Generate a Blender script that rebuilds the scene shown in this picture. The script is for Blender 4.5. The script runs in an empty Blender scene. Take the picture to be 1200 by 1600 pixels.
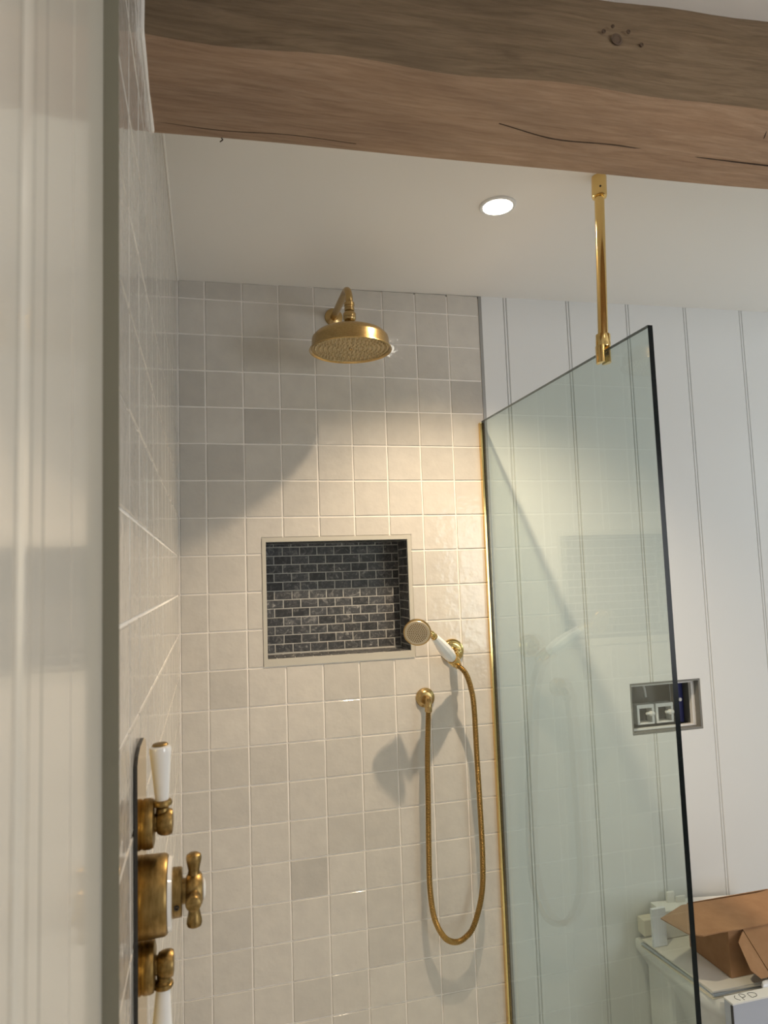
import bpy, bmesh, math, random
from mathutils import Vector, Matrix
random.seed(7)
S = bpy.context.scene
COL = S.collection
# ------------------------------------------------------------------ camera
cam_d = bpy.data.cameras.new('camera'); cam = bpy.data.objects.new('camera', cam_d); COL.objects.link(cam)
RX = Vector((0.9687751, -0.2455492, -0.0343569)); UP = Vector((0.0113458, -0.0945203, 0.9954583)); FW = Vector((0.2476814, 0.9647650, 0.0887829))
M = Matrix.Identity(4)
for i in range(3):
    M[i][0] = RX[i]; M[i][1] = UP[i]; M[i][2] = -FW[i]
M[0][3], M[1][3], M[2][3] = 0.0718, -1.9332, 1.55
cam.matrix_world = M
cam_d.sensor_fit = 'VERTICAL'; cam_d.sensor_height = 32.0; cam_d.lens = 1086.0 / 1600.0 * 32.0
cam_d.clip_start = 0.01
cam_d.dof.use_dof = True; cam_d.dof.focus_distance = 1.9; cam_d.dof.aperture_fstop = 9.0
S.camera = cam
# ------------------------------------------------------------------ world, lights, exposure
w = bpy.data.worlds.new('sky'); S.world = w; w.use_nodes = True
w.node_tree.nodes['Background'].inputs[0].default_value = (0.82, 0.90, 1.0, 1)
w.node_tree.nodes['Background'].inputs[1].default_value = 0.7
S.view_settings.view_transform = 'Standard'; S.view_settings.look = 'None'
S.view_settings.gamma = 1.0; S.view_settings.use_curve_mapping = False
S.view_settings.exposure = 0.45

def area_light(name, loc, direction, sx, sy, power, color):
    l = bpy.data.lights.new(name, 'AREA'); l.shape = 'RECTANGLE'; l.size = sx; l.size_y = sy
    l.energy = power; l.color = color
    o = bpy.data.objects.new(name, l); COL.objects.link(o); o.location = loc
    o.rotation_euler = Vector(direction).to_track_quat('-Z', 'Y').to_euler()
    return o
# daylight entering by the window in the right-hand wall, plus two added fill lamps
area_light('window_daylight', (4.05, -0.85, 2.35), (-1, 0, -0.18), 2.2, 1.6, 24.0, (0.91, 0.955, 1.0))
area_light('added_ceiling_fill', (4.10, -0.85, 0.45), (-0.75, 0, 1), 2.2, 1.2, 34.0, (0.93, 0.95, 1.0))  # added lamp outside, aimed up through the window to brighten the ceiling
area_light('added_rear_fill', (2.45, -3.36, 1.45), (-.25, 1, -.1), .85, 1.15, 15.0, (0.97, 0.97, 1.0))  # added fill lamp from behind the camera, for the back wall

def spot(name, loc, power, size_deg=118, blend=1.0, radius=0.013, color=(1.0, 0.78, 0.54)):
    l = bpy.data.lights.new(name, 'SPOT'); l.energy = power; l.spot_size = math.radians(size_deg); l.spot_blend = blend
    l.shadow_soft_size = radius; l.color = color
    o = bpy.data.objects.new(name, l); COL.objects.link(o); o.location = loc
    return o

# ------------------------------------------------------------------ helpers
def tag(o, label=None, cat=None, group=None, kind=None):
    if label: o['label'] = label
    if cat: o['category'] = cat
    if group: o['group'] = group
    if kind: o['kind'] = kind
    return o
def empty(name, loc):
    o = bpy.data.objects.new(name, None); COL.objects.link(o); o.location = loc; o.empty_display_size = 0.05
    return o
def link(name, me, mat, parent=None, smooth=False):
    if mat is not None and len(me.materials) == 0: me.materials.append(mat)
    if smooth: me.polygons.foreach_set('use_smooth', [True] * len(me.polygons))
    o = bpy.data.objects.new(name, me); COL.objects.link(o)
    if parent:
        o.parent = parent
        loc = Vector((0, 0, 0)); p = parent
        while p: loc += p.location; p = p.parent
        o.location = -loc           # meshes are modelled in world coordinates
    return o
class MB:
    def __init__(s): s.v = []; s.f = []
    def add(s, vs, fs):
        n = len(s.v); s.v += [tuple(x) for x in vs]; s.f += [tuple(i + n for i in f) for f in fs]; return s
    def box(s, x0, x1, y0, y1, z0, z1):
        return s.add([(x0,y0,z0),(x1,y0,z0),(x1,y1,z0),(x0,y1,z0),(x0,y0,z1),(x1,y0,z1),(x1,y1,z1),(x0,y1,z1)],
              [(0,3,2,1),(4,5,6,7),(0,1,5,4),(1,2,6,5),(2,3,7,6),(3,0,4,7)])
    def lathe(s, prof, c, axis, n=40, cap=True):
        """prof: (radius, distance along axis)"""
        a = Vector(axis).normalized(); t = Vector((0,0,1)) if abs(a.z) < .9 else Vector((1,0,0))
        e1 = a.cross(t).normalized(); e2 = a.cross(e1); c = Vector(c); vs = []; fs = []
        for (r, h) in prof:
            for k in range(n):
                an = 2*math.pi*k/n
                vs.append(c + a*h + (e1*math.cos(an) + e2*math.sin(an))*max(r, 1e-5))
        for i in range(len(prof)-1):
            for k in range(n):
                k2 = (k+1) % n
                fs.append((i*n+k, i*n+k2, (i+1)*n+k2, (i+1)*n+k))
        if cap:
            fs.append(tuple(range(n))[::-1]); fs.append(tuple(range((len(prof)-1)*n, len(prof)*n)))
        return s.add(vs, fs)
    def tube(s, pts, rad, n=12, cap=True):
        pts = [Vector(p) for p in pts]; vs = []; fs = []; m = len(pts)
        t0 = (pts[1]-pts[0]).normalized(); ref = Vector((0,0,1)) if abs(t0.z) < .9 else Vector((0,1,0))
        e1 = t0.cross(ref).normalized()
        for i, p in enumerate(pts):
            t = (pts[min(i+1,m-1)] - pts[max(i-1,0)]).normalized()
            e1 = (e1 - t*e1.dot(t)).normalized(); e2 = t.cross(e1)
            r = rad[i] if isinstance(rad, (list, tuple)) else rad
            for k in range(n):
                a = 2*math.pi*k/n; vs.append(p + (e1*math.cos(a) + e2*math.sin(a))*r)
        for i in range(m-1):
            for k in range(n):
                k2 = (k+1) % n; fs.append((i*n+k, i*n+k2, (i+1)*n+k2, (i+1)*n+k))
        if cap: fs.append(tuple(range(n))[::-1]); fs.append(tuple(range((m-1)*n, m*n)))
        return s.add(vs, fs)
    def prism(s, poly, vec):
        """flat polygon (list of 3D points) pushed along vec"""
        n = len(poly); v = Vector(vec); p = [Vector(q) for q in poly]
        return s.add(p + [q+v for q in p], [tuple(range(n))[::-1], tuple(range(n, 2*n))] + [(i, (i+1) % n, n+(i+1) % n, n+i) for i in range(n)])
    def mesh(s, name, bevel=0.0, seg=2):
        me = bpy.data.meshes.new(name); me.from_pydata(s.v, [], s.f); me.update()
        bm = bmesh.new(); bm.from_mesh(me); bmesh.ops.recalc_face_normals(bm, faces=bm.faces)
        if bevel:
            ed = [e for e in bm.edges if len(e.link_faces) == 2 and e.calc_face_angle(0) > .5]
            bmesh.ops.bevel(bm, geom=ed, offset=bevel, segments=seg, profile=.5, affect='EDGES', clamp_overlap=True)
        bm.to_mesh(me); bm.free(); return me
    def build(s, name, mat, parent=None, bevel=0.0, smooth=False, seg=2):
        me = s.mesh(name, bevel, seg)
        o = link(name, me, mat, parent, smooth)
        if smooth:
            try: me.set_sharp_from_angle(angle=math.radians(38))
            except Exception: pass
        return o
def catmull(pts, per=12):
    P = [Vector(p) for p in pts]; P = [P[0]*2-P[1]] + P + [P[-1]*2-P[-2]]; out = []
    for i in range(1, len(P)-2):
        for k in range(per):
            t = k/per; a, b, c, d = P[i-1], P[i], P[i+1], P[i+2]
            out.append(0.5*((2*b) + (c-a)*t + (2*a-5*b+4*c-d)*t*t + (3*b-a-3*c+d)*t**3))
    out.append(P[-2]); return out

# ------------------------------------------------------------------ materials
def mat(name, color=(.8,.8,.8), rough=.5, metal=0.0, coat=0.0, spec=.5):
    m = bpy.data.materials.new(name); m.use_nodes = True
    b = m.node_tree.nodes['Principled BSDF']
    b.inputs['Base Color'].default_value = (*color, 1); b.inputs['Roughness'].default_value = rough
    b.inputs['Metallic'].default_value = metal; b.inputs['Coat Weight'].default_value = coat
    b.inputs['Specular IOR Level'].default_value = spec
    return m
def N(m, t, **kw):
    n = m.node_tree.nodes.new(t)
    for k, v in kw.items(): setattr(n, k, v)
    return n
def L(m, a, b): m.node_tree.links.new(a, b)
def noise(m, scale, detail=3, rough=.55, stretch=None, coord='Object', dist=0.0):
    tc = N(m, 'ShaderNodeTexCoord'); no = N(m, 'ShaderNodeTexNoise')
    no.inputs['Scale'].default_value = scale; no.inputs['Detail'].default_value = detail; no.inputs['Roughness'].default_value = rough
    no.inputs['Distortion'].default_value = dist
    if stretch:
        mp = N(m, 'ShaderNodeMapping'); mp.inputs['Scale'].default_value = stretch
        L(m, tc.outputs[coord], mp.inputs[0]); L(m, mp.outputs[0], no.inputs['Vector'])
    else: L(m, tc.outputs[coord], no.inputs['Vector'])
    return no
def ramp(m, fac, stops):
    r = N(m, 'ShaderNodeValToRGB'); el = r.color_ramp.elements
    el[0].position, el[0].color = stops[0][0], (*stops[0][1], 1); el[1].position, el[1].color = stops[-1][0], (*stops[-1][1], 1)
    for p, c in stops[1:-1]:
        e = el.new(p); e.color = (*c, 1)
    L(m, fac, r.inputs[0]); return r.outputs[0]
def bump(m, height, strength, dist, chain=None):
    b = N(m, 'ShaderNodeBump'); b.inputs['Strength'].default_value = strength; b.inputs['Distance'].default_value = dist
    L(m, height, b.inputs['Height'])
    if chain: L(m, chain, b.inputs['Normal'])
    return b.outputs[0]
def P(m): return m.node_tree.nodes['Principled BSDF']

# glazed tile : the object's own colour is the glaze shade of that tile
m_tile = mat('glazed_tile', rough=.10, spec=.6)
oi = N(m_tile, 'ShaderNodeObjectInfo')
tcw = N(m_tile, 'ShaderNodeNewGeometry')
nz = N(m_tile, 'ShaderNodeTexNoise'); nz.inputs['Scale'].default_value = 22; nz.inputs['Detail'].default_value = 4; L(m_tile, tcw.outputs['Position'], nz.inputs['Vector'])
mx = N(m_tile, 'ShaderNodeMix', data_type='RGBA', blend_type='MULTIPLY'); mx.inputs['Factor'].default_value = 1
L(m_tile, oi.outputs['Color'], mx.inputs['A'])
L(m_tile, ramp(m_tile, nz.outputs['Fac'], [(.3, (.94,.94,.94)), (.7, (1.03,1.03,1.02))]), mx.inputs['B'])
L(m_tile, mx.outputs['Result'], P(m_tile).inputs['Base Color'])
n2 = N(m_tile, 'ShaderNodeTexNoise'); n2.inputs['Scale'].default_value = 38; n2.inputs['Detail'].default_value = 2; L(m_tile, tcw.outputs['Position'], n2.inputs['Vector'])
n3 = N(m_tile, 'ShaderNodeTexNoise'); n3.inputs['Scale'].default_value = 130; n3.inputs['Detail'].default_value = 2; L(m_tile, tcw.outputs['Position'], n3.inputs['Vector'])
L(m_tile, bump(m_tile, n3.outputs['Fac'], .3, .0004, bump(m_tile, n2.outputs['Fac'], .55, .0018)), P(m_tile).inputs['Normal'])

m_grout = mat('pale_grout', (.88,.845,.80), .8)
m_paint = mat('white_wall_paint', (.80,.79,.77), .7)
m_ceil = mat('ceiling_paint', (.87,.845,.815), .75)
nn = noise(m_ceil, 6, 4); L(m_ceil, bump(m_ceil, nn.outputs['Fac'], .08, .01), P(m_ceil).inputs['Normal'])
m_board = mat('painted_board', (.76,.77,.77), .35)
m_frame = mat('glossy_cream_paint', (.78,.75,.68), .16, coat=.3)
m_stop_shade = mat('olive_grey_stop_shade', (.21,.20,.15), .7)  # dark olive puts the unlit face of the door stop into the colour
m_brass = mat('aged_brass', (.46,.31,.10), .40, 1.0)
nn = noise(m_brass, 5, 4, coord='Generated'); L(m_brass, ramp(m_brass, nn.outputs['Fac'], [(.3,(.20,.130,.045)),(.7,(.36,.245,.095))]), P(m_brass).inputs['Base Color'])
m_brass2 = mat('brushed_brass', (.62,.43,.17), .27, 1.0)
nn = noise(m_brass2, 40, 3, coord='Generated'); L(m_brass2, ramp(m_brass2, nn.outputs['Fac'], [(.3,(.44,.30,.125)),(.7,(.56,.40,.185))]), P(m_brass2).inputs['Base Color'])
m_brass3 = mat('polished_brass', (.80,.58,.24), .12, 1.0)
m_nozzle = mat('spray_face', (.56,.45,.27), .45, .7)
m_face = mat('pale_spray_face', (.66,.56,.40), .35, .4)
m_hose = mat('hose_brass', (.44,.30,.115), .32, 1.0)
m_ceramic = mat('white_ceramic', (.85,.85,.84), .12, coat=.4)
m_plast = mat('white_plastic', (.78,.78,.77), .4)
m_dark = mat('dark_metal_and_shade', (.03,.028,.025), .4)
m_trim = mat('grey_edge_trim', (.34,.34,.33), .4, .6)
m_ntrim = mat('niche_trim', (.50,.48,.42), .45)
m_black = mat('dark_cavity', (.05,.05,.052), .8)
m_greyp = mat('grey_cistern_plastic', (.20,.20,.19), .6)
m_blue = mat('navy_cistern_plastic', (.02,.025,.12), .4)
m_floor = mat('pale_floor_tile', (.55,.52,.47), .4)
nn = noise(m_floor, 4, 4); L(m_floor, ramp(m_floor, nn.outputs['Fac'], [(.3,(.60,.57,.52)),(.7,(.70,.67,.62))]), P(m_floor).inputs['Base Color'])
# mosaic stone
m_brick = mat('slate_mosaic', (.05,.055,.06), .45)
nn = noise(m_brick, 60, 6, .7, coord='Object', dist=1.5); oi = N(m_brick, 'ShaderNodeObjectInfo')
geo = N(m_brick, 'ShaderNodeNewGeometry'); L(m_brick, geo.outputs['Position'], nn.inputs['Vector'])
mx = N(m_brick, 'ShaderNodeMix', data_type='RGBA', blend_type='MULTIPLY'); mx.inputs['Factor'].default_value = 1
L(m_brick, ramp(m_brick, nn.outputs['Fac'], [(.25,(.018,.020,.024)),(.5,(.055,.058,.062)),(.60,(.13,.13,.13)),(.72,(.40,.40,.38))]), mx.inputs['A'])
L(m_brick, oi.outputs['Color'], mx.inputs['B']); L(m_brick, mx.outputs['Result'], P(m_brick).inputs['Base Color'])
L(m_brick, bump(m_brick, nn.outputs['Fac'], .5, .001), P(m_brick).inputs['Normal'])
m_mgrout = mat('grey_mosaic_grout', (.48,.48,.46), .85)
# oak beam
m_wood = mat('old_oak', (.3,.18,.1), .7, spec=.25)
g1 = noise(m_wood, 7, 8, .62, (1.0, 9.0, 9.0), dist=.8)
g2 = noise(m_wood, 2.2, 5, .6, (.8, 2.5, 2.5), dist=.6)
g3 = noise(m_wood, 60, 4, .6, (.25, 3.5, 3.5))
c1 = ramp(m_wood, g1.outputs['Fac'], [(.22,(.315,.200,.130)),(.5,(.405,.272,.182)),(.78,(.480,.340,.240))])
c2 = ramp(m_wood, g2.outputs['Fac'], [(.3,(.72,.72,.74)),(.55,(1,1,1)),(.75,(1.12,1.10,1.08))])
c3 = ramp(m_wood, g3.outputs['Fac'], [(.35,(.86,.84,.82)),(.6,(1.03,1.03,1.03))])
mA = N(m_wood, 'ShaderNodeMix', data_type='RGBA', blend_type='MULTIPLY'); mA.inputs['Factor'].default_value = 1
mB = N(m_wood, 'ShaderNodeMix', data_type='RGBA', blend_type='MULTIPLY'); mB.inputs['Factor'].default_value = 1
L(m_wood, c1, mA.inputs['A']); L(m_wood, c2, mA.inputs['B']); L(m_wood, mA.outputs['Result'], mB.inputs['A']); L(m_wood, c3, mB.inputs['B'])
L(m_wood, mB.outputs['Result'], P(m_wood).inputs['Base Color'])
L(m_wood, bump(m_wood, g1.outputs['Fac'], .5, .006, bump(m_wood, g3.outputs['Fac'], .4, .002)), P(m_wood).inputs['Normal'])
m_wood2 = m_wood.copy(); m_wood2.name = 'weathered_shaded_oak'  # beam front: weathered oak, with some of its shade put into the colour
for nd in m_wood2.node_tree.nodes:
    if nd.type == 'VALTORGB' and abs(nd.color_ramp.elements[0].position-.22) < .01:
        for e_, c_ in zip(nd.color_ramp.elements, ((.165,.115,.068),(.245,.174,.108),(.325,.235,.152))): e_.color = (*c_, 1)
m_crack = mat('oak_crack', (.05,.03,.02), .9)
m_knot = mat('oak_knot', (.13,.085,.055), .8)
m_card = mat('brown_cardboard', (.34,.19,.095), .8, spec=.2)
nn = noise(m_card, 25, 4); L(m_card, ramp(m_card, nn.outputs['Fac'], [(.3,(.31,.17,.085)),(.7,(.37,.21,.108))]), P(m_card).inputs['Base Color'])
m_white = mat('white_card', (.78,.77,.74), .7)
m_cream = mat('cream_card', (.72,.67,.55), .7)
m_bag = mat('white_plastic_bag', (.74,.76,.82), .3)
m_paper = mat('printed_paper', (.75,.72,.66), .5)
m_pack = mat('blue_white_card', (.46,.49,.57), .6)
m_paper2 = mat('blue_grey_paper', (.40,.45,.52), .3)
# glass: clear reflecting faces, slightly green; light passes through
m_glass = bpy.data.materials.new('screen_glass'); m_glass.use_nodes = True
nt = m_glass.node_tree; nt.nodes.clear()
out = N(m_glass, 'ShaderNodeOutputMaterial'); mixs = N(m_glass, 'ShaderNodeMixShader'); tr = N(m_glass, 'ShaderNodeBsdfTransparent'); gl = N(m_glass, 'ShaderNodeBsdfGlossy')
tr.inputs[0].default_value = (.855, .900, .878, 1); gl.inputs['Roughness'].default_value = 0.0; gl.inputs['Color'].default_value = (.96,1,.98,1)
ge = N(m_glass, 'ShaderNodeNewGeometry'); vm = N(m_glass, 'ShaderNodeVectorMath', operation='DOT_PRODUCT')
L(m_glass, ge.outputs['Incoming'], vm.inputs[0]); L(m_glass, ge.outputs['Normal'], vm.inputs[1])
ab = N(m_glass, 'ShaderNodeMath', operation='ABSOLUTE'); L(m_glass, vm.outputs['Value'], ab.inputs[0])
su = N(m_glass, 'ShaderNodeMath', operation='SUBTRACT'); su.inputs[0].default_value = 1.0; L(m_glass, ab.outputs[0], su.inputs[1])
pw = N(m_glass, 'ShaderNodeMath', operation='POWER'); L(m_glass, su.outputs[0], pw.inputs[0]); pw.inputs[1].default_value = 5
ma = N(m_glass, 'ShaderNodeMath', operation='MULTIPLY_ADD'); L(m_glass, pw.outputs[0], ma.inputs[0]); ma.inputs[1].default_value = .94; ma.inputs[2].default_value = .06
L(m_glass, ma.outputs[0], mixs.inputs[0]); L(m_glass, tr.outputs[0], mixs.inputs[1]); L(m_glass, gl.outputs[0], mixs.inputs[2]); L(m_glass, mixs.outputs[0], out.inputs[0])
m_gedge = mat('green_black_glass_edge', (.003,.006,.006), .2, spec=.15)
def emis(name, color, s):
    m = bpy.data.materials.new(name); m.use_nodes = True; b = m.node_tree.nodes['Principled BSDF']
    b.inputs['Emission Color'].default_value = (*color, 1); b.inputs['Emission Strength'].default_value = s
    return m
m_lens = emis('lit_lamp_lens', (1.0,.93,.80), 14.0)

# ------------------------------------------------------------------ room shell
XR, YF = 3.00, -3.4            # right wall, wall behind the photographer
def cz(x): return 2.379 + .0150*x      # the old ceiling rises a little to the right
cm = MB().add([(-.2,YF-.1,cz(-.2)),(XR+.1,YF-.1,cz(XR+.1)),(XR+.1,.2,cz(XR+.1)),(-.2,.2,cz(-.2)),
               (-.2,YF-.1,2.55),(XR+.1,YF-.1,2.55),(XR+.1,.2,2.55),(-.2,.2,2.55)],
              [(0,1,2,3),(4,7,6,5),(0,4,5,1),(1,5,6,2),(2,6,7,3),(3,7,4,0)])
ceiling = tag(cm.build('ceiling', m_ceil), kind='structure')
tag(MB().box(-.2, XR+.1, YF-.1, .2, -.1, 0).build('floor', m_floor), kind='structure')
# niche and cistern openings
NX0, NX1, NZ0, NZ1, ND = .229, .634, 1.330, 1.648, .100      # clear opening
FX0, FX1, FZ0, FZ1 = .2185, .6450, 1.3105, 1.6600              # outside of its trim
CX0, CX1, CZ0, CZ1 = 1.331, 1.584, 1.030, 1.186
XT0, XT1 = .8894, .9000                                       # tile edge trim
H = 2.46
wb = MB()
def cells(mb, xs, zs, hole, y0, y1):
    for i in range(len(xs)-1):
        for k in range(len(zs)-1):
            if hole == (i, k): continue
            mb.box(xs[i], xs[i+1], y0, y1, zs[k], zs[k+1])
cells(wb, [-.2, NX0-.004, NX1+.004, XT1], [0, NZ0-.004, NZ1+.004, 2.385], (1,1), .0020, .19)
cells(wb, [XT1, CX0, CX1, XR+.1], [0, CZ0, CZ1, 2.392], (1,1), .0120, .19)
wall_back = tag(wb.build('wall_back', m_grout), kind='structure')

# left wall: tiled part up to the door frame, then painted wall
YT = -1.42
wl = MB(); wl.box(-.2, -.0020, YT, 0.0, 0, 2.377)
wall_left = tag(wl.build('wall_left', m_grout), kind='structure')
tag(MB().box(-.2, 0, YF-.1, -1.80, 0, 2.377).build('wall_left_front', m_paint), kind='structure')
wf = MB()
for b in ((-.2, 2.0, 0, 2.376), (2.90, XR+.1, 0, 2.42), (2.0, 2.90, 0, .85), (2.0, 2.90, 2.05, 2.405)): wf.box(b[0], b[1], YF-.12, YF, b[2], b[3])
tag(wf.build('wall_front', m_paint), kind='structure')
wr = MB()
for b in ((YF, -1.40, 0, 2.42), (-.25, 0.0, 0, 2.42), (-1.40, -.25, 0, 1.20), (-1.40, -.25, 2.25, 2.42)): wr.box(XR, XR+.12, b[0], b[1], b[2], b[3])
tag(wr.build('wall_right', m_paint), kind='structure')
def window(name, axis, c, a0, a1, z0, z1):
    fr = MB(); t = .05
    def bx(mb, u0, u1, zz0, zz1, d0, d1):
        if axis == 'x': mb.box(c+d0, c+d1, u0, u1, zz0, zz1)
        else: mb.box(u0, u1, c+d0, c+d1, zz0, zz1)
    mid = (a0+a1)/2
    for r in ((a0,a0+t,z0,z1),(a1-t,a1,z0,z1),(a0+t,a1-t,z0,z0+t),(a0+t,a1-t,z1-t,z1),(mid-.02,mid+.02,z0+t,z1-t)): bx(fr, *r, -.02, .02)
    o = tag(fr.build(name, m_paint), kind='structure')
    for (u0, u1) in ((a0+t, mid-.02), (mid+.02, a1-t)):
        g = MB(); bx(g, u0, u1, z0+t, z1-t, -.003, .003); g.build('pane', m_glass, o)
    return o
window('window_1', 'x', XR+.08, -1.40, -.25, 1.20, 2.25)
window('window_2', 'y', YF-.08, 2.0, 2.90, .85, 2.05)  # unseen rear window, added for the fill lamp and kept out of tile reflections

# ------------------------------------------------------------------ tiles
PT, G = .102, .0038
CX = [.0734 + PT*i for i in range(-1, 9)]; CX[0] = .0015
CX[-1] = XT0
ROW = [2.4309 - PT*j for j in range(0, 24)]
GLAZE = (.595, .567, .525)
def shade(o, k):
    o.color = (GLAZE[0]*k, GLAZE[1]*k*(1.0+.0*k), GLAZE[2]*k, 1)
_tc = {}
def tile_mesh(w_, h_, var):
    key = (round(w_,4), round(h_,4), var)
    if key in _tc: return _tc[key]
    rnd = random.Random(hash(key) & 0xffff); b = .0016; vs = []; fs = []
    # local: x across, z up, -y proud
    b = .0012; xs = [-w_/2+b, rnd.uniform(-.1,.1)*w_, w_/2-b]; zs = [-h_/2+b, rnd.uniform(-.1,.1)*h_, h_/2-b]
    for k, z in enumerate(zs):
        for i, x in enumerate(xs):
            vs.append((x, -rnd.uniform(.0, .0005) - (.0001 if i == 1 and k == 1 else 0), z))
    j = lambda: rnd.uniform(-.0005, .0005)
    ring = [(0,0),(1,0),(2,0),(2,1),(2,2),(1,2),(0,2),(0,1)]
    ox = [-w_/2, 0, w_/2]; oz = [-h_/2, 0, h_/2]
    for (i, k) in ring: vs.append((ox[i]+j(), .0008, oz[k]+j()))
    for n, (i, k) in enumerate(ring): vs.append((vs[9+n][0], .0022, vs[9+n][2]))
    for k in range(2):
        for i in range(2): fs.append((k*3+i, k*3+i+1, k*3+i+4, k*3+i+3))
    for n in range(8):
        n2 = (n+1) % 8; a = ring[n][1]*3+ring[n][0]; b2 = ring[n2][1]*3+ring[n2][0]
        fs.append((a, 9+n, 9+n2, b2)); fs.append((9+n, 17+n, 17+n2, 9+n2))
    me = bpy.data.meshes.new('tile'); me.from_pydata(vs, [], fs); me.update()
    bm = bmesh.new(); bm.from_mesh(me); bmesh.ops.recalc_face_normals(bm, faces=bm.faces)
    if sum(f.normal.y for f in bm.faces) > 0: bmesh.ops.reverse_faces(bm, faces=bm.faces)
    bm.to_mesh(me); bm.free()
    me.materials.append(m_tile); me.polygons.foreach_set('use_smooth', [True]*len(me.polygons))
    me.set_sharp_from_angle(angle=math.radians(15))
    _tc[key] = me; return me
def poly_tile(outline):
    """tile cut round a corner: outline counter-clockwise in (x,z)"""
    n = len(outline); b = .0016; ins = []
    for i in range(n):
        p0, p1, p2 = Vector(outline[i-1]), Vector(outline[i]), Vector(outline[(i+1) % n])
        d1 = (p1-p0).normalized(); d2 = (p2-p1).normalized()
        n1 = Vector((-d1.y, d1.x)); n2 = Vector((-d2.y, d2.x)); ins.append(p1 + (n1+n2)*b)
    vs = [(p.x, -.0004, p.y) for p in ins] + [(p[0], .0008, p[1]) for p in outline] + [(p[0], .0022, p[1]) for p in outline]
    fs = [tuple(range(n))]
    for i in range(n):
        k = (i+1) % n; fs.append((i, n+i, n+k, k)); fs.append((n+i, 2*n+i, 2*n+k, n+k))
    return MB().add(vs, fs)
DARK = {(4,2):.84,(5,1):.86,(3,8):.88,(4,6):.90,(6,1):.95,(11,1):.90,(13,1):.93,(13,2):.93,(14,1):.93,(11,4):.93,(11,5):.92,(15,4):.92,
        (16,3):.86,(15,5):.94,(3,0):.92,(0,1):.95,(2,7):.93,(17,1):.95,(4,7):.96,(19,3):.95,(18,5):.95,(5,0):.93,(6,0):.95,(2,6):.97,(8,6):.97}
rt = random.Random(11)
for r in range(23):
    z1, z0 = min(ROW[r], 2.3775 + .014*0), ROW[r+1]
    for c in range(9):
        x0, x1 = CX[c]+G/2, CX[c+1]-G/2
        top = (cz((x0+x1)/2) - .001) if r == 0 else z1 - G/2
        bot = z0 + G/2
        k = DARK.get((r, c), rt.uniform(.97, 1.06))
        ix = x0 < FX1 and x1 > FX0; iz = bot < FZ1 and top > FZ0
        if ix and iz:
            fx0, fx1, fz0, fz1 = FX0-.0012, FX1+.0012, FZ0-.0012, FZ1+.0012
            cl, cr, cb, ct = x0 < fx0-.006, x1 > fx1+.006, bot < fz0-.006, top > fz1+.006
            if ct and cl: out_ = [(x0,bot),(fx0,bot),(fx0,fz1),(x1,fz1),(x1,top),(x0,top)]
            elif ct and cr: out_ = [(fx1,bot),(x1,bot),(x1,top),(x0,top),(x0,fz1),(fx1,fz1)]
            elif ct: out_ = [(x0,fz1),(x1,fz1),(x1,top),(x0,top)]
            elif cl: out_ = [(x0,bot),(fx0,bot),(fx0,top),(x0,top)]
            elif cr: out_ = [(fx1,bot),(x1,bot),(x1,top),(fx1,top)]
            else: continue
            o = poly_tile(out_).build('tile', m_tile, wall_back)
        else:
            o = link('tile', tile_mesh(x1-x0, top-bot, rt.randrange(6)), None, wall_back)
            o.location = ((x0+x1)/2, 0, (bot+top)/2)
        shade(o, k)
# left wall tiles, facing +X
rest = MB()
for r in range(23):
    for c in range(14):
        y1 = -.0025 - PT*c; y0 = max(y1 - PT, YT)
        ya, yb = y0+G/2, y1-G/2
        if yb - ya < .02: continue
        top = (2.3765) if r == 0 else ROW[r]-G/2; bot = ROW[r+1]+G/2
        if r < 21:
            o = link('tile', tile_mesh(yb-ya, top-bot, rt.randrange(6)), None, wall_left)
            o.rotation_euler = (0, 0, math.radians(90)); o.location = (0, (ya+yb)/2, (bot+top)/2)
            shade(o, rt.uniform(.92, 1.05))
        else: rest.box(-.0021, .0003, ya, yb, bot, top)
o = rest.build('lower_tile_courses', m_tile, wall_left); shade(o, 1.0); o['kind'] = 'stuff'
# corner sealant and the aluminium edge trim
MB().tube([(.0012,-.0012,.02),(.0012,-.0012,2.376)], .0016, 8).build('corner_sealant', m_grout, wall_back)
MB().box(XT0+.0005, XT1, -.0012, .0118, 0.0, cz(.9)-.001).build('edge_trim', m_trim, wall_back, bevel=.0006)
MB().tube([(.0018,-.004,2.3762),(.0018,-.915,2.3762)], .0030, 8).build('ceiling_sealant', m_grout, wall_left)
MB().tube([(.0014,-.915,2.374),(.0014,-.9165,2.209),(.0014,-.925,2.2065),(.0014,-1.085,2.221),(.0014,-1.094,2.224),(.0014,-1.068,2.374)], .0034, 8).build('beam_sealant', m_grout, wall_left)
tr_ = MB(); y0_, y1_ = -.0022, .0030
for b in ((FX0,FX1,FZ1-.0115,FZ1),(FX0,FX1,FZ0,NZ0),(FX0,NX0,NZ0,FZ1-.0115),(NX1,FX1,NZ0,FZ1-.0115)): tr_.box(b[0],b[1],y0_,y1_,b[2],b[3])
tr_.build('niche_trim', m_ntrim, wall_back)
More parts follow.
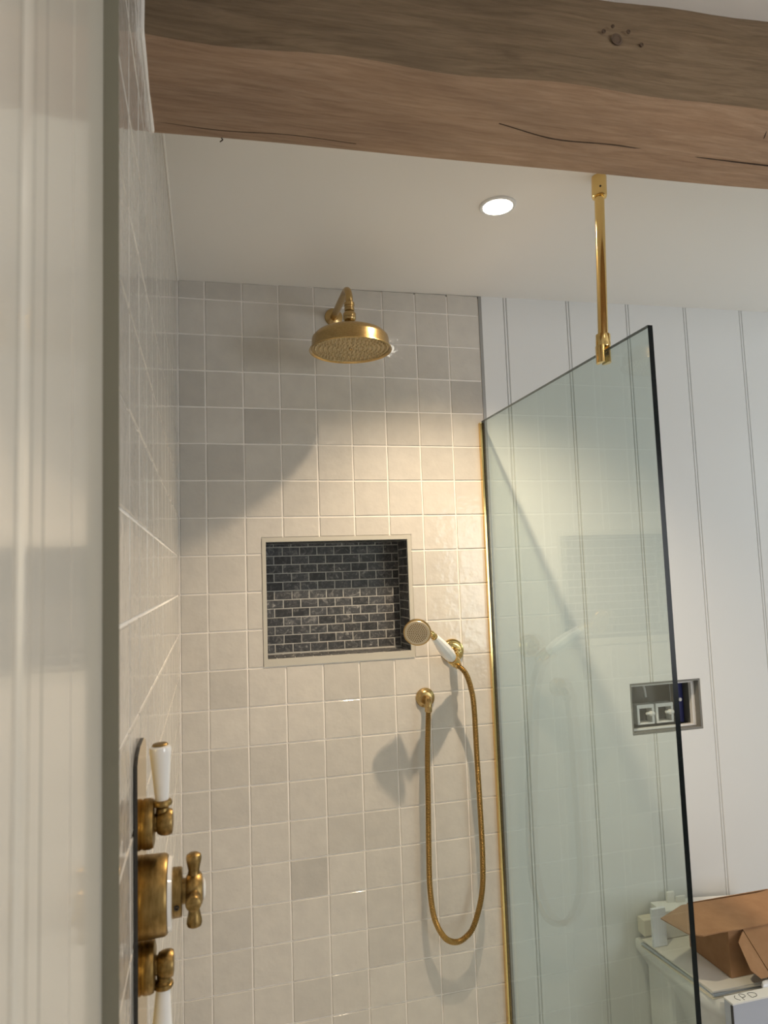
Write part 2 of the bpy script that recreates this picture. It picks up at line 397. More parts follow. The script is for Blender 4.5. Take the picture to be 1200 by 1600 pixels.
# niche lining (grout box) with mosaic bricks
nb = MB(); t = .003
nb.box(NX0-t, NX1+t, ND, ND+t, NZ0-t, NZ1+t)
nb.box(NX0-t, NX0, .003, ND, NZ0-t, NZ1+t); nb.box(NX1, NX1+t, .003, ND, NZ0-t, NZ1+t)
nb.box(NX0, NX1, .003, ND, NZ0-t, NZ0); nb.box(NX0, NX1, .003, ND, NZ1, NZ1+t)
niche = nb.build('niche', m_mgrout, wall_back)
_bc = {}
def brick_mesh(a, b, v):
    k = (round(a,4), round(b,4), v)
    if k in _bc: return _bc[k]
    rnd = random.Random(hash(k) & 0xffff); mb = MB(); d = .0014; e = .0012
    j = lambda s=.0006: rnd.uniform(-s, s)
    o8 = [(-a/2,-b/2),(a/2,-b/2),(a/2,b/2),(-a/2,b/2)]
    back = [(x, 0.0, z) for x, z in o8]; mid = [(x+j(), -d*.6, z+j()) for x, z in o8]
    fr = [(x*(1-2*e/a)+j(), -d+j(.0003), z*(1-2*e/b)+j()) for x, z in o8]
    mb.add(back+mid+fr, [(8,9,10,11)] + [(i, (i+1) % 4, 4+(i+1) % 4, 4+i) for i in range(4)] + [(4+i, 4+(i+1) % 4, 8+(i+1) % 4, 8+i) for i in range(4)])
    me = mb.mesh('brick'); me.materials.append(m_brick); _bc[k] = me; return me
BW, BH, BG = .0505, .02515, .0030
def lay(u0, u1, v0, v1, place, off0, vtop=True):
    r = 0; v = v1
    while v > v0 + .006:
        va = max(v-BH, v0); u = u0 - (BW*off0 if r % 2 == 0 else BW*((off0+.5) % 1))
        while u < u1:
            a, b = max(u, u0)+BG/2, min(u+BW, u1)-BG/2
            if b-a > .006 and (v-va) > .008:
                o = link('brick', brick_mesh(b-a, v-va-BG, rb.randrange(4)), None, niche)
                place(o, (a+b)/2, (va+v)/2)
                k = rb.choice([.55,.8,1.0,1.0,1.15,1.3]); o.color = (k, k, k*1.02, 1)
            u += BW
        v -= BH; r += 1
rb = random.Random(5)
def p_back(o, u, v): o.location = (u, ND, v)
def p_right(o, u, v): o.location = (NX1, -u, v); o.rotation_euler = (0, 0, math.radians(-90))
def p_left(o, u, v): o.location = (NX0, u, v); o.rotation_euler = (0, 0, math.radians(90))
def p_bot(o, u, v): o.location = (u, -v, NZ0); o.rotation_euler = (math.radians(-90), 0, 0)
def p_top(o, u, v): o.location = (u, v, NZ1); o.rotation_euler = (math.radians(90), 0, 0)
lay(NX0+.001, NX1-.001, NZ0+.001, NZ1-.001-.010, p_back, .92)
lay(NX0+.001, NX1-.001, NZ1-.011, NZ1-.001, p_back, .42)
lay(-ND+.002, -.004, NZ0+.001, NZ1-.001, p_right, .7)
lay(.004, ND-.002, NZ0+.001, NZ1-.001, p_left, .2)
lay(NX0+.001, NX1-.001, -ND+.002, -.004, p_bot, .5)
lay(NX0+.001, NX1-.001, .004, ND-.002, p_top, .5)

# ------------------------------------------------------------------ panelled boards on the back wall
BX = [XT1+.0003, .974, 1.190, 1.4055, 1.624, 1.846, 2.062, 2.278, 2.494, 2.710, XR]
def board(x0, x1, first):
    pr = [(x0,.0118),(x0,.0055),(x0+.0022,.0002),(x0+.0045,0),(x0+.0070,.0002),(x0+.0090,.0055),(x0+.0112,.0002),(x0+.0125,0),(x1-.0018,0),(x1-.0004,.0055),(x1-.0004,.0118)]
    if first: pr = [(x0,.0118),(x0,0),(x1-.0015,0),(x1-.0004,.0030),(x1-.0004,.0118)]
    def seg(mb, pts, z0, z1):
        mb.prism([(x, y, z0) for x, y in pts], (0, 0, z1-z0))
    mb = MB(); zt = cz(x1) + .0004
    if x0 < CX1 and x1 > CX0:
        cutx = CX0 if x0 < CX0 else CX1
        i = max(k for k in range(len(pr)) if pr[k][0] <= cutx and pr[k][0] < x1-.003)
        lft = pr[:i+1] + [(cutx, 0), (cutx, .0118)]; rgt = [(cutx, .0118), (cutx, 0)] + pr[i+1:]
        seg(mb, pr, 0.002, CZ0); seg(mb, pr, CZ1, zt)
        seg(mb, lft if cutx == CX0 else rgt, CZ0, CZ1)
    else: seg(mb, pr, .002, zt)
    return mb.build('board', m_board, wall_back)
for i in range(len(BX)-1): board(BX[i], BX[i+1], i == 0)

# ------------------------------------------------------------------ oak beam
bmv = []; n = 72; sec = []
def bsec(x):
    s = -.042*x; wv = lambda a, f, ph: a*math.sin(f*x+ph)
    arr = (-1.092 + s + wv(.004,7,1) + wv(.003,19,0), 2.2215 - .004*x + wv(.0025,9,.5) + wv(.0015,23,2))
    bb = (-.920 + s + wv(.002,8,2), 2.2065 + wv(.0012,11,.3))
    return [(-1.064+s*.8+wv(.003,5,0)+wv(.0015,31,0), cz(x)+.01), (-1.078+s*.9, 2.30), (arr[0]+.001, arr[1]+.012), arr, (arr[0]+.010, arr[1]-.003),
            (-1.0+s, 2.211), (bb[0]-.008, bb[1]+.0005), bb, (bb[0]+.002, bb[1]+.012), (-.912+s, cz(x)+.01)]
vs = []; fs = []
for i in range(n+1):
    x = .0006 + (XR-.0012)*i/n
    for (y, z) in bsec(x): vs.append((x, y, z))
k = 10
for i in range(n):
    for j in range(k): fs.append((i*k+j, i*k+(j+1) % k, (i+1)*k+(j+1) % k, (i+1)*k+j))
fs.append(tuple(range(k))); fs.append(tuple(range(n*k, (n+1)*k)))
beam_e = empty('ceiling_beam', (0, -1.0, 2.206))
tag(beam_e, 'rough brown oak beam spanning the ceiling above the shower', 'beam')
tb = MB().add(vs, fs).build('timber', m_wood, beam_e, smooth=True)
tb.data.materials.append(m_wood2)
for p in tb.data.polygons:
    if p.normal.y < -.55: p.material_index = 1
def under(x, t):   # point on the soffit, t=0 back edge, t=1 arris
    q = bsec(x); a, b = q[7], q[3]; return (x, a[0]+(b[0]-a[0])*t, a[1]+(b[1]-a[1])*t - .0002 - .0016*math.sin(math.pi*t))
def crack(pts, wdt):
    P_ = catmull(pts, 8); mb = MB(); v = []; f = []; m = len(P_)
    for i, p in enumerate(P_):
        ww = wdt*math.sin(math.pi*(i+.3)/(m+.2))*(.7+.5*random.random())
        v += [(p.x, p.y-ww, p.z-.0004), (p.x, p.y+ww, p.z-.0004), (p.x, p.y, p.z+.004)]
    for i in range(m-1):
        for j in range(3): f.append((3*i+j, 3*i+(j+1) % 3, 3*i+3+(j+1) % 3, 3*i+3+j))
    mb.add(v, f); return mb.build('crack', m_crack, beam_e)
crack([under(.50,.52), under(.60,.40), under(.70,.42), under(.82,.38), under(1.0,.36), under(1.3,.33)], .0012)
crack([under(.01,.14), under(.10,.10), under(.2,.12), under(.30,.09)], .0007)
crack([under(.92,.80), under(.93,.70)], .0014)
crack([under(.78,.88), under(.80,.78)], .0012)
for (x, z, r) in ((.66, 2.315, .0085), (.64, 2.325, .003), (.70, 2.312, .003), (.655, 2.335, .0025), (.48, 2.365, .004), (.68, 2.33, .003)):
    y = -1.078 - .042*x*.9
    MB().lathe([(r,0),(r*1.08,.0015),(r*.75,.0022),(r*.6,.0012),(0,.001)], (x, y+.0008, z), (0,-1,0), 14, cap=False).build('knot', m_knot, beam_e)
MB().tube([(.1, -.9225, 2.2085), (.102, -.924, 2.2045), (.098, -.926, 2.1995)], .0009, 6).build('nail', m_crack, beam_e)

# ------------------------------------------------------------------ door frame on the left, close to the lens
fz = 2.376
jf = MB(); jf.box(-.19, .0024, -1.534, -1.4225, 0, fz); jf.box(-.19, .0010, -1.538, -1.534, 0, fz); jf.box(-.19, .0026, -1.603, -1.538, 0, fz)
trim1 = tag(jf.build('trim_1', m_frame), kind='structure')
MB().box(-.19, .0131, -1.4224, -1.4205, 0, fz).build('shaded_stop', m_stop_shade, trim1)  # projecting door stop, its unlit face coloured dark
pts = [(-.19,-1.6032),(.0026,-1.6032),(.0036,-1.6060),(.0038,-1.6120),(.0030,-1.6280),(.0032,-1.6305),(.0048,-1.6335),(.0054,-1.6400),(.0046,-1.6500),(.0040,-1.6530),(.0044,-1.6555),(.0060,-1.6600),(.0066,-1.6680),(.0060,-1.70),(.0060,-1.79),(-.19,-1.79)]
MB().prism([(x, y, 0) for x, y in pts], (0,0,fz)).build('architrave', m_frame, trim1, smooth=True)

tray = tag(MB().box(.004, .8985, -1.40, -.004, .0005, .034).build('bounce_tray', m_ceramic, None, bevel=.004), 'low unseen white shower tray added to bounce light inside the glass screen', 'shower tray')  # unseen white tray, added to bounce light up to the ceiling
# ------------------------------------------------------------------ downlights
def downlight(x, y, label, power, cone=124, parent_group='recessed ceiling downlights'):
    z = cz(x); e = empty('ceiling_downlight', (x, y, z))
    tag(e, label, 'light', parent_group)
    MB().lathe([(.034,-.0002),(.0345,-.0045),(.040,-.0052),(.0425,-.0030),(.0428,-.0002)], (x,y,z), (0,0,1), 48, cap=False).build('bezel', m_plast, e, smooth=True)
    MB().lathe([(.0338,-.0012),(.0338,-.0024),(0.0,-.0026)], (x,y,z), (0,0,1), 40, cap=False).build('lens', m_lens, e)
    spot('downlight_lamp', (x, y, z-.03), power, cone)
downlight(.733, -.513, 'lit round white downlight in the ceiling above the shower', 60.0)
downlight(.720, -1.80, 'lit round white downlight in the ceiling nearer the camera than the beam', 6.0, 165)

# ------------------------------------------------------------------ glass screen
GX0, GX1, GY0, GY1, GZ = .8775, .8880, -.830, -.012, 1.998
gs = empty('shower_screen', (.884, -.42, 0.0)); tag(gs, 'clear green tinted glass shower screen fixed beside the tiled wall', 'shower screen')
gp = MB().box(GX0, GX1, GY0, GY1, .036, GZ).mesh('glass_pane'); gp.materials.append(m_glass); gp.materials.append(m_gedge)
for p in gp.polygons:
    if abs(p.normal.x) < .5: p.material_index = 1
link('glass_pane', gp, None, gs)
ch = MB()
ch.box(GX0-.0058, GX0-.0006, -.0150, -.0006, 0.0355, 1.993); ch.box(GX1+.0006, GX1+.0022, -.0050, -.0006, 0.0355, 1.993); ch.box(GX0-.0006, GX1+.0006, -.0110, -.0006, 0.0355, 1.993)
ch.build('wall_channel', m_brass3, gs)
# ceiling pole
sp = empty('ceiling_support_pole', (.904, -.662, cz(.9))); tag(sp, 'shiny brass support pole from ceiling to glass screen top', 'pole')
pt, pb = Vector((.9060, -.660, cz(.906)-.0006)), Vector((.8842, -.668, 1.985)); ax = (pb-pt)
Lp = ax.length
MB().lathe([(.0155,0),(.0160,.002),(.0160,.044),(.0150,.047),(.0108,.0475)], pt, ax, 36).build('ceiling_cap', m_brass3, sp, smooth=True)
MB().lathe([(.0022,0),(.0022,.0012),(.0008,.0013)], pt+ax.normalized()*.030+Vector((-.0062,-.0146,0)), (-.35,-.93,0), 12).build('grub_screw', m_dark, sp)
MB().lathe([(.0104,.046),(.0104,Lp-.045)], pt, ax, 36).build('tube', m_brass3, sp, smooth=True)
cl = MB(); c0 = pt + ax.normalized()*(Lp-.052)
cl.lathe([(.0110,0),(.0150,.001),(.0152,.026),(.0145,.028)], c0, ax, 36)
z1 = c0.z-.026
for s in (-1, 1):
    a = []; 
    for k in range(13):
        an = math.pi*k/12
        a.append((.884 + s*(.0045 + .0105*math.sin(an)), -.668 + .0140*math.cos(an), z1))
    cl.prism(a, (0,0,-.036))
cl.build('glass_clamp', m_brass3, sp, smooth=True)

# ------------------------------------------------------------------ overhead rain shower
rs = empty('rain_shower', (.4365, 0, 2.297)); tag(rs, 'aged brass round overhead rain shower on a bent wall arm', 'shower head')
MB().lathe([(.0255,.0002),(.0265,.002),(.0255,.0065),(.017,.009),(.0125,.0105),(.0125,.014)], (.4365,0,2.297), (0,-1,0), 40).build('wall_flange', m_brass2, rs, smooth=True)
HX, HY, HZ = .4300, -.255, 2.1135
arm = [(.4365,-.009,2.297),(.4340,-.10,2.2935),(.4320,-.185,2.2895),(.4312,-.215,2.2865),(.4306,-.234,2.280),(.4302,-.247,2.268),(HX,HY-.0005,2.252),(HX,HY,2.238),(HX,HY,2.226)]
MB().tube(catmull(arm, 8), .0098, 20).build('arm', m_brass2, rs, smooth=True)
MB().lathe([(.0105,.104),(.0125,.105),(.0128,.112),(.0120,.113),(.0120,.117),(.0133,.118),(.0133,.126),(.0105,.127)], (HX,HY,HZ), (0,0,1), 32).build('collar', m_brass2, rs, smooth=True)
MB().lathe([(.0095,.076),(.0145,.0795),(.0165,.084),(.0165,.097),(.0140,.1005),(.0110,.104)], (HX,HY,HZ), (0,0,1), 32).build('swivel_nut', m_brass2, rs, smooth=True)
hd = MB().lathe([(.0975,.004),(.1005,.0008),(.1035,.0),(.1048,.0016),(.1040,.0042),(.0988,.0060),(.0982,.012),(.0972,.030),(.0960,.0345),(.0925,.0380),(.0915,.0400),(.0850,.0460),(.0700,.0530),(.0500,.0592),(.0340,.0630),(.0240,.0655),(.0180,.0700),(.0150,.0750),(.0120,.0765)],
                (HX,HY,HZ), (0,0,1), 72, cap=False).build('head', m_brass2, rs, smooth=True)
MB().lathe([(.0978,.0042),(.0970,.0075),(.0,.0070)], (HX,HY,HZ), (0,0,1), 64, cap=False).build('spray_plate', m_nozzle, hd)
nzl = MB()
for ring in range(1, 9):
    rr = .0112*ring; cnt = 6*ring
    for q in range(cnt):
        an = 2*math.pi*q/cnt + ring*.3
        nzl.lathe([(.0032,.0078),(.0022,.0030),(.0012,.0026)], (HX+rr*math.cos(an), HY+rr*math.sin(an), HZ), (0,0,1), 8)
o = nzl.build('nozzles', m_nozzle, hd); o['kind'] = 'stuff'
MB().lathe([(.0040,.008),(.0038,.0035),(.0022,.0025)], (HX,HY,HZ), (0,0,1), 16).build('centre_screw', m_brass2, hd, smooth=True)

# ------------------------------------------------------------------ hand shower on its holder
hold = empty('hand_shower_holder', (.757, 0, 1.322)); tag(hold, 'round brass wall holder clasping the hand shower', 'holder')
MB().lathe([(.0325,.0002),(.0345,.003),(.0330,.0075),(.0285,.0100),(.0255,.0105),(.0225,.0140),(.0140,.0150),(.0110,.0165),(.0110,.0440)], (.757,0,1.322), (0,-1,0), 44).build('flange', m_brass3, hold, smooth=True)
hA = Vector((.7340,-.0700,1.3065)); hB = Vector((.6545,-.1420,1.3832)); hd_ = (hB-hA).normalized()
MB().lathe([(.0125,-.014),(.0140,-.012),(.0155,.0),(.0160,.014),(.0145,.0155)], hA - hd_*.012, hd_, 28).build('cradle', m_brass3, hold, smooth=True)
MB().lathe([(.0085,0),(.0100,.002),(.0100,.010),(.0070,.0125),(.0,.0135)], (.757,-.0440,1.322), (.1,-1,-.1), 24, cap=False).build('pivot_knob', m_brass3, hold, smooth=True)
hs = empty('hand_shower', hB); tag(hs, 'brass hand shower with white ceramic handle resting in wall holder', 'hand shower')
hl_ = (hB-hA).length
MB().lathe([(.0105,.006),(.0140,.008),(.0160,.016),(.0182,.030),(.0184,.052),(.0168,.074),(.0135,.098),(.0105,hl_-.012),(.0085,hl_-.010)], hA, hd_, 10).build('handle', m_ceramic, hs, bevel=.0015)
MB().lathe([(.0082,hl_-.0135),(.0095,hl_-.012),(.0095,hl_-.007),(.0072,hl_-.005),(.0072,hl_+.004)], hA, hd_, 24).build('ferrule', m_brass3, hs, smooth=True)
hc = Vector((.6080,-.1540,1.3940)); fd = Vector((-.34,-.90,-.30)).normalized()
MB().tube(catmull([hB - hd_*.004, hB + hd_*.010, hc - fd*.022 + hd_*-.012, hc - fd*.016], 6), .0070, 14).build('neck', m_brass3, hs, smooth=True)
hh = MB().lathe([(.006,-.026),(.012,-.023),(.026,-.014),(.0345,-.006),(.0370,-.002),(.0375,.002),(.0365,.0045),(.0335,.0050)], hc, fd, 44).build('head', m_brass2, hs, smooth=True)
MB().lathe([(.0335,.0048),(.0325,.0062),(0,.0066)], hc, fd, 40, cap=False).build('spray_face', m_face, hh, smooth=False)
t = Vector((0,0,1)); e1 = fd.cross(t).normalized(); e2 = fd.cross(e1); nzl = MB()
for ring in range(0, 6):
    cnt = max(1, 6*ring)
    for q in range(cnt):
        an = 2*math.pi*q/cnt; rr = .0050*ring
        nzl.lathe([(.0015,.0060),(.0010,.0088)], hc + e1*rr*math.cos(an) + e2*rr*math.sin(an), fd, 6)
o = nzl.build('nozzles', m_brass, hh); o['kind'] = 'stuff'
# outlet elbow
ol = empty('hose_outlet', (.6695, 0, 1.1955)); tag(ol, 'round brass wall outlet elbow feeding the shower hose', 'outlet')
MB().lathe([(.0265,.0002),(.0278,.002),(.0268,.0065),(.0225,.0085),(.0195,.0095),(.0170,.0130),(.0110,.0140)], (.6695,0,1.1955), (0,-1,0), 40).build('flange', m_brass2, ol, smooth=True)
MB().tube(catmull([(.6695,-.010,1.1955),(.6690,-.030,1.1950),(.6675,-.0420,1.1880),(.6650,-.0460,1.1750)], 8), .0092, 20).build('elbow', m_brass2, ol, smooth=True)
MB().lathe([(.0095,0),(.0108,.001),(.0108,.012),(.0090,.014)], (.6651,-.0459,1.1770), (-.1,-.1,-1), 8).build('hose_nut', m_brass2, ol)
# hose
hp = [(.7405,-.0655,1.3010),(.7500,-.0655,1.2885),(.7700,-.0720,1.2640),(.7854,-.0700,1.2151),(.7924,-.0650,1.1611),(.7979,-.0550,1.0360),(.8044,-.0450,.8934),(.8071,-.0400,.7534),(.8005,-.0400,.6603),(.7738,-.0400,.5797),(.7461,-.0400,.5504),(.7161,-.0400,.5434),(.6855,-.0400,.5615),(.6603,-.0400,.6134),(.6507,-.0400,.6898),(.6513,-.0400,.7904),(.6545,-.0420,.9264),(.6568,-.0450,1.0471),(.6640,-.0460,1.1660)]
cc = catmull(hp, 24); dist = [0]
for i in range(1, len(cc)): dist.append(dist[-1] + (cc[i]-cc[i-1]).length)
step = .0014; pts = []; rad = []; k = 0; d = 0; q = 0
while d < dist[-1]:
    while dist[k+1] < d: k += 1
    f = (d-dist[k])/(dist[k+1]-dist[k]); pts.append(cc[k].lerp(cc[k+1], f)); rad.append(.0080 if q % 3 else .0058); d += step; q += 1
hose = MB().tube(pts, rad, 12).build('shower_hose', m_hose, smooth=False)
tag(hose, 'ribbed brass flexible hose hanging in a long loop', 'hose')
MB().lathe([(.0100,0),(.0112,.002),(.0112,.016),(.0090,.019)], hA - hd_*.020, -hd_, 8).build('cone_nut', m_brass3, hold)

# ------------------------------------------------------------------ thermostatic valve on the left wall
VY = -1.150
sv = empty('shower_valve', (0, VY, 1.2300)); tag(sv, 'aged brass concealed shower valve with cross handle and ceramic levers', 'shower valve')
pl = []
for (y, z) in ((-.050,1.372),(-.040,1.379),(-.020,1.384),(.022,1.384),(.040,1.379),(.050,1.372),(.050,1.082),(.040,1.075),(-.040,1.075),(-.050,1.082)): pl.append((.0008, VY+y, z))
vp_ = MB().prism(pl, (.0034,0,0)).build('back_plate', m_brass3, sv)
vp_.data.materials.append(m_dark)
for p in vp_.data.polygons:
    if abs(p.normal.x) < .5: p.material_index = 1  # brass plate edges coloured dark to stand for their unlit side
def ax_l(name, prof, z, m=m_brass, parent=sv, n=44): return MB().lathe(prof, (0,VY,z), (1,0,0), n).build(name, m, parent, smooth=True)
ZC = 1.2300
ax_l('valve_body', [(.0385,.0042),(.0392,.0060),(.0385,.0260),(.0370,.0290),(.0340,.0300)], ZC)
ax_l('scale_ring', [(.0345,.0290),(.0355,.0300),(.0345,.0335),(.0300,.0340)], ZC, m_ceramic)
co = ax_l('stop_collar', [(.0235,.0330),(.0240,.0335),(.0235,.0425),(.0225,.0432),(.0120,.0432)], ZC, m_brass)
MB().lathe([(.0026,0),(.0026,.0012),(.0012,.0012),(.0012,-.001)], (.0385, VY-.0228, ZC-.0060), (0,-1,-.2), 14).build('grub_screw', m_dark, co)
cr = empty('cross_handle', (0,0,0)); cr.parent = sv; cr.location = Vector((.054, 0, 0))
def crp(mb, name, m=m_brass, **k): 
    return mb.build(name, m, cr, smooth=True, **k)
crp(MB().lathe([(.0122,.0425),(.0122,.0470),(.0150,.0478),(.0168,.0510),(.0172,.0550),(.0165,.0600),(.0140,.0632),(.0100,.0640)], (0,VY,ZC), (1,0,0), 40), 'hub')
crp(MB().lathe([(.0100,.0636),(.0105,.0650),(.0070,.0665),(.0,.0670)], (0,VY,ZC), (1,0,0), 32, cap=False), 'porcelain_cap', m_ceramic)
for d in ((0,0,1),(0,0,-1),(0,1,0),(0,-1,0)):
    crp(MB().lathe([(.0068,.012),(.0062,.0165),(.0056,.0195),(.0066,.0245),(.0076,.0290),(.0080,.0325),(.0072,.0352),(.0045,.0368),(0,.0372)], (.0550,VY,ZC), d, 24, cap=False), 'arm')
def lever(zc_, s):
    g = empty('lever_handle', (0,0,0)); g.parent = sv; g.location = Vector((.024, 0, zc_-1.23))
    def B(mb, name, m=m_brass): return mb.build(name, m, g, smooth=True)
    B(MB().lathe([(.0235,.0042),(.0248,.0060),(.0248,.0120),(.0235,.0155),(.0200,.0165)], (0,VY,zc_), (1,0,0), 40), 'flange')
    B(MB().lathe([(.0090,.0160),(.0090,.0185),(.0112,.0195),(.0128,.0230),(.0134,.0270),(.0130,.0315),(.0118,.0340),(.0075,.0348)], (0,VY,zc_), (1,0,0), 32), 'hub')
    b0 = Vector((.0245, VY, zc_)); d = Vector((-.03, 0, s))
    B(MB().lathe([(.0070,.009),(.0062,.0145),(.0070,.0158),(.0098,.0175),(.0102,.0198),(.0092,.0220),(.0070,.0228)], b0, d, 28), 'ferrule')
    B(MB().lathe([(.0066,.0222),(.0070,.0240),(.0084,.0420),(.0106,.0680),(.0112,.0735),(.0106,.0765),(.0080,.0780)], b0, d, 32), 'grip', m_ceramic)
    B(MB().lathe([(.0080,.0776),(.0084,.0785),(.0070,.0800),(.0,.0806)], b0, d, 28, cap=False), 'end_cap')
lever(1.3015, 1); lever(1.1615, -1)

# ------------------------------------------------------------------ concealed cistern opening in the boards
ca = empty('cistern_access', ((CX0+CX1)/2, .05, CZ0)); tag(ca, 'open cistern flush recess with white plastic rods and no cover plate', 'flush mechanism')
f_ = MB(); e = .006
for b in ((CX0+.001,CX1-.001,CZ0+.001,CZ0+e),(CX0+.001,CX1-.001,CZ1-e,CZ1-.001),(CX0+.001,CX0+e,CZ0+e,CZ1-e),(CX1-e,CX1-.001,CZ0+e,CZ1-e)): f_.box(b[0],b[1],.001,.145,b[2],b[3])
f_.build('recess_lining', m_greyp, ca)
f2 = MB()
x0,x1,z0,z1 = CX0+.006,CX1-.006,CZ0+.007,CZ1-.010
for b in ((x0,x1,z0,z0+.006),(x0,x1,z1-.004,z1),(x0,x0+.006,z0+.006,z1-.004),(x1-.012,x1,z0+.006,z1-.004)): f2.box(b[0],b[1],.022,.036,b[2],b[3])
f2.build('mounting_frame', m_plast, ca, bevel=.001)
MB().box(CX0+.006, CX1-.006, .146, .150, CZ0+.006, CZ1-.006).build('back_panel', m_greyp, ca)
MB().box(CX1-.046, CX1-.022, .060, .064, CZ0+.012, CZ1-.014).build('side_panel', m_blue, ca)
MB().lathe([(.006,0),(.006,.003),(.004,.004)], (CX1-.034,.060,CZ0+.083), (0,-1,0), 16).build('screw_head', m_plast, ca)
for (bx0, bx1) in ((CX0+.050, CX0+.112), (CX0+.118, CX0+.182)):
    h = MB(); zz0, zz1 = CZ0+.018, CZ0+.080; y0, y1 = .045, .075
    for b in ((bx0,bx1,zz0,zz0+.006),(bx0,bx1,zz1-.012,zz1),(bx0,bx0+.009,zz0+.006,zz1-.012),(bx1-.009,bx1,zz0+.006,zz1-.012)): h.box(b[0],b[1],y0,y1,b[2],b[3])
    ho = h.build('rod_holder', m_plast, ca, bevel=.0015)
    MB().lathe([(.004,-.012),(.0075,-.010),(.0085,.004),(.0040,.009),(.0040,.020)], (bx1-.016,.040,zz1-.028), (-1,-.25,.1), 14).build('push_rod', m_plast, ho, smooth=True)
    MB().box(bx0+.010, bx1-.010, .072, .074, zz0+.007, zz1-.013).build('cavity_shade', m_black, ho)  # dark sheet standing for the shade inside the holder
MB().tube(catmull([(CX0+.085,.120,CZ0+.135),(CX0+.110,.115,CZ0+.138),(CX0+.122,.108,CZ0+.120),(CX0+.124,.105,CZ0+.090)], 6), .0045, 10).build('filler_pipe', m_plast, ca, smooth=True)

# ------------------------------------------------------------------ toilet pan with packaging piled on it
TX, TW = 1.474, .185; RZ = .448
wc = empty('toilet_pan', (TX, -.25, 0)); tag(wc, 'white back to wall toilet pan buried under packaging', 'toilet')
rim = []
for (x, y) in ((-.182,-.004),(-.181,-.15),(-.176,-.29),(-.164,-.335),(-.130,-.358),(0,-.366)): rim.append((x, y))
rim = rim + [(-x, y) for x, y in rim[::-1][1:]]
def outl(s, sy, back=-.004): return [(TX + x*s, back + (y+.004)*sy) for x, y in rim]
lev = [(.985,1.0,RZ),(1.0,1.0,RZ-.006),(1.0,1.0,RZ-.024),(.975,.985,RZ-.034),(.90,.95,RZ-.052),(.82,.92,RZ-.075),(.72,.88,RZ-.11),(.62,.82,RZ-.16),(.52,.72,RZ-.24),(.46,.64,RZ-.33),(.48,.66,.03),(.50,.68,0.0)]
v = []; f = []; n = len(rim)
for (s, sy, z) in lev: v += [(x, y, z) for x, y in outl(s, sy)]
for i in range(len(lev)-1):
    for j in range(n): f.append((i*n+j, i*n+(j+1) % n, (i+1)*n+(j+1) % n, (i+1)*n+j))
f.append(tuple(range(n))); f.append(tuple(range((len(lev)-1)*n, len(lev)*n)))
MB().add(v, f).build('bowl', m_ceramic, wc, smooth=True)
MB().box(TX-.150, TX+.150, -.115, -.003, 0, RZ-.045).build('back_skirt', m_ceramic, wc, bevel=.012)

def thing_box(name, label, cat, mb, m, bevel=0.0, group=None, smooth=False):
    return tag(mb.build(name, m, None, bevel=bevel, smooth=smooth), label, cat, group)
T = RZ + .0008
# papers lying along the left side of the rim, fanned
for i, (dx, dz, rz, m, lab, th) in enumerate(((0,0,.03,m_cream,'lowest cream leaflet of the pile beside the cardboard box',.003),
        (.008,.0034,-.02,m_paper,'white leaflet second from the bottom of the pile beside the cardboard box',.003),
        (.003,.0068,.045,m_paper2,'blue grey glossy booklet in the middle of the paper pile',.005),
        (.010,.0122,-.035,m_paper,'white leaflet directly on top of the blue grey booklet',.003),
        (.004,.0156,.015,m_paper,'topmost white leaflet lying under the cardboard box',.0035))):
    p = [Vector((1.296+dx,-.322)),Vector((1.47+dx,-.328)),Vector((1.45+dx,-.045)),Vector((1.282+dx,-.050))]
    c = Vector((1.37,-.19)); p = [c + Matrix.Rotation(rz, 2) @ (q-c) for q in p]
    thing_box('leaflet', lab, 'leaflet', MB().prism([(q.x,q.y,T+dz) for q in p], (0,0,th)), m, group='leaflets on the toilet')
T2 = T + .0198
# white cartons standing at the back by the wall
cwt = MB().prism([(1.345,-.075,T2+.0005),(1.655,-.075,T2+.0005),(1.655,-.075,.524),(1.50,-.075,.538),(1.345,-.075,.546)], (0,.063,0))
e_ = empty('white_carton', (1.49,-.04,T2)); tag(e_, 'white carton with raised tabs standing against the panelled wall', 'carton')
cwt.build('body', m_white, e_, bevel=.002)
MB().box(1.392,1.418,-.030,-.022,.530,.574).build('tab', m_white, e_, bevel=.003)
MB().box(1.420,1.452,-.034,-.028,.530,.560).build('tab', m_white, e_, bevel=.003)
thing_box('card_sleeve', 'small pale grey card sleeve leaning beside the white carton', 'packaging', MB().box(1.288,1.332,-.104,-.094,T2+.0005,.572), m_bag, .001)
thing_box('cream_block', 'small cream foam block at the back corner of the toilet', 'packaging', MB().box(1.298,1.340,-.046,-.012,T2+.0005,.514), m_cream, .002)
# padded envelope under the box front
ev = MB()
ev.prism([(1.410,-.3718,T2+.0005),(1.640,-.3718,T2+.0005),(1.640,-.3510,T2+.0005),(1.424,-.3510,T2+.0005)], (0,0,.022))
thing_box('padded_envelope', 'shiny white padded envelope poking out under the cardboard box', 'envelope', ev, m_bag, .008, smooth=True)
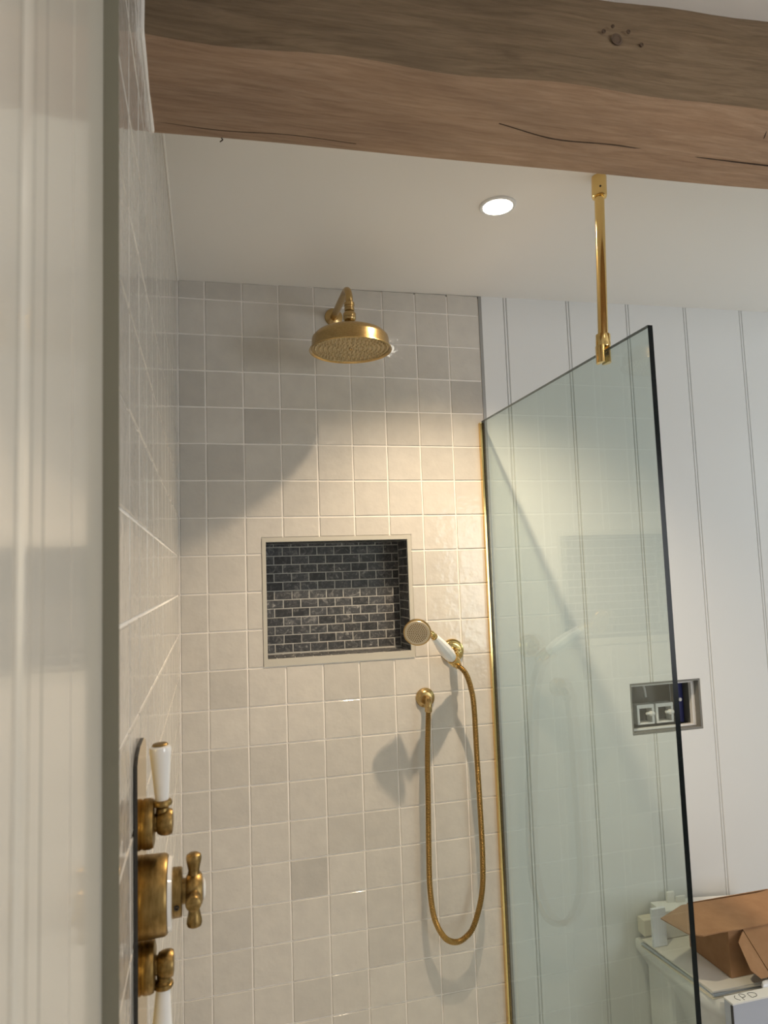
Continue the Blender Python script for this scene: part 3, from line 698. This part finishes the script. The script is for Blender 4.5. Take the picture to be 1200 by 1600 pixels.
# cardboard box
cb = empty('cardboard_box', (1.52,-.19,T2)); tag(cb, 'open brown cardboard box with raised lid on the toilet', 'box')
bx0,bx1,by0,by1,bz0,bz1 = 1.385,1.660,-.292,-.130,T2+.0005,.588; th = .003
b_ = MB(); b_.box(bx0,bx1,by0,by1,bz0,bz0+th); b_.box(bx0,bx0+th,by0,by1,bz0+th,bz1); b_.box(bx1-th,bx1,by0,by1,bz0+th,bz1); b_.box(bx0+th,bx1-th,by0,by0+th,bz0+th,bz1); b_.box(bx0+th,bx1-th,by1-th,by1,bz0+th,bz1)
b_.build('body', m_card, cb)
lid = [(1.250,-.199,.5945),(1.347,-.158,.597),(1.590,-.166,.598),(1.700,-.150,.598),(1.700,-.300,.591),(1.405,-.304,.591),(1.354,-.301,.591),(1.300,-.305,.592),(1.268,-.285,.593)]
MB().prism(lid, (0,0,.003)).build('lid', m_card, cb)
fr_ = [(1.425,-.2960,.588),(1.680,-.2960,.588),(1.690,-.345,.492),(1.460,-.345,.492)]
MB().prism(fr_, (0,-.003,.001)).build('front_flap', m_card, cb)
sd = [(1.424,-.299,.586),(1.392,-.318,.570),(1.400,-.345,.515),(1.425,-.350,.493),(1.459,-.346,.491)]
MB().prism(sd, (-.001,-.003,.0)).build('corner_flap', m_card, cb)
lb = [(1.502,-.3065,.577),(1.640,-.3065,.577),(1.640,-.3405,.507),(1.528,-.3405,.507)]
MB().prism(lb, (0,-.0012,.0004)).build('label', m_white, cb)
# white flat pack standing in front of the pan
fp = empty('flat_pack_box', (1.47,-.39,0)); tag(fp, 'pale blue flat pack with white top standing upright before the toilet', 'box')
MB().box(1.2940,1.640,-.4030,-.3730,.001,.4800).build('body', m_pack, fp, bevel=.001)
MB().box(1.2935,1.641,-.4035,-.3725,.4802,.4840).build('white_top', m_white, fp)
MB().box(1.2905,1.2938,-.4045,-.3990,.001,.4790).build('dark_edge', m_dark, fp)
ink = MB(); zi = .4843
for st in ([(1.322,-.378),(1.316,-.384),(1.316,-.391),(1.322,-.397)], [(1.332,-.399),(1.334,-.377),(1.343,-.378),(1.346,-.384),(1.342,-.389),(1.334,-.390)],
           [(1.356,-.396),(1.357,-.380),(1.370,-.380),(1.376,-.386),(1.372,-.394),(1.357,-.397)]):
    ink.tube(catmull([(x, y, zi) for x, y in st], 5), .0006, 6)
ink.build('ink_marks', m_dark, fp)
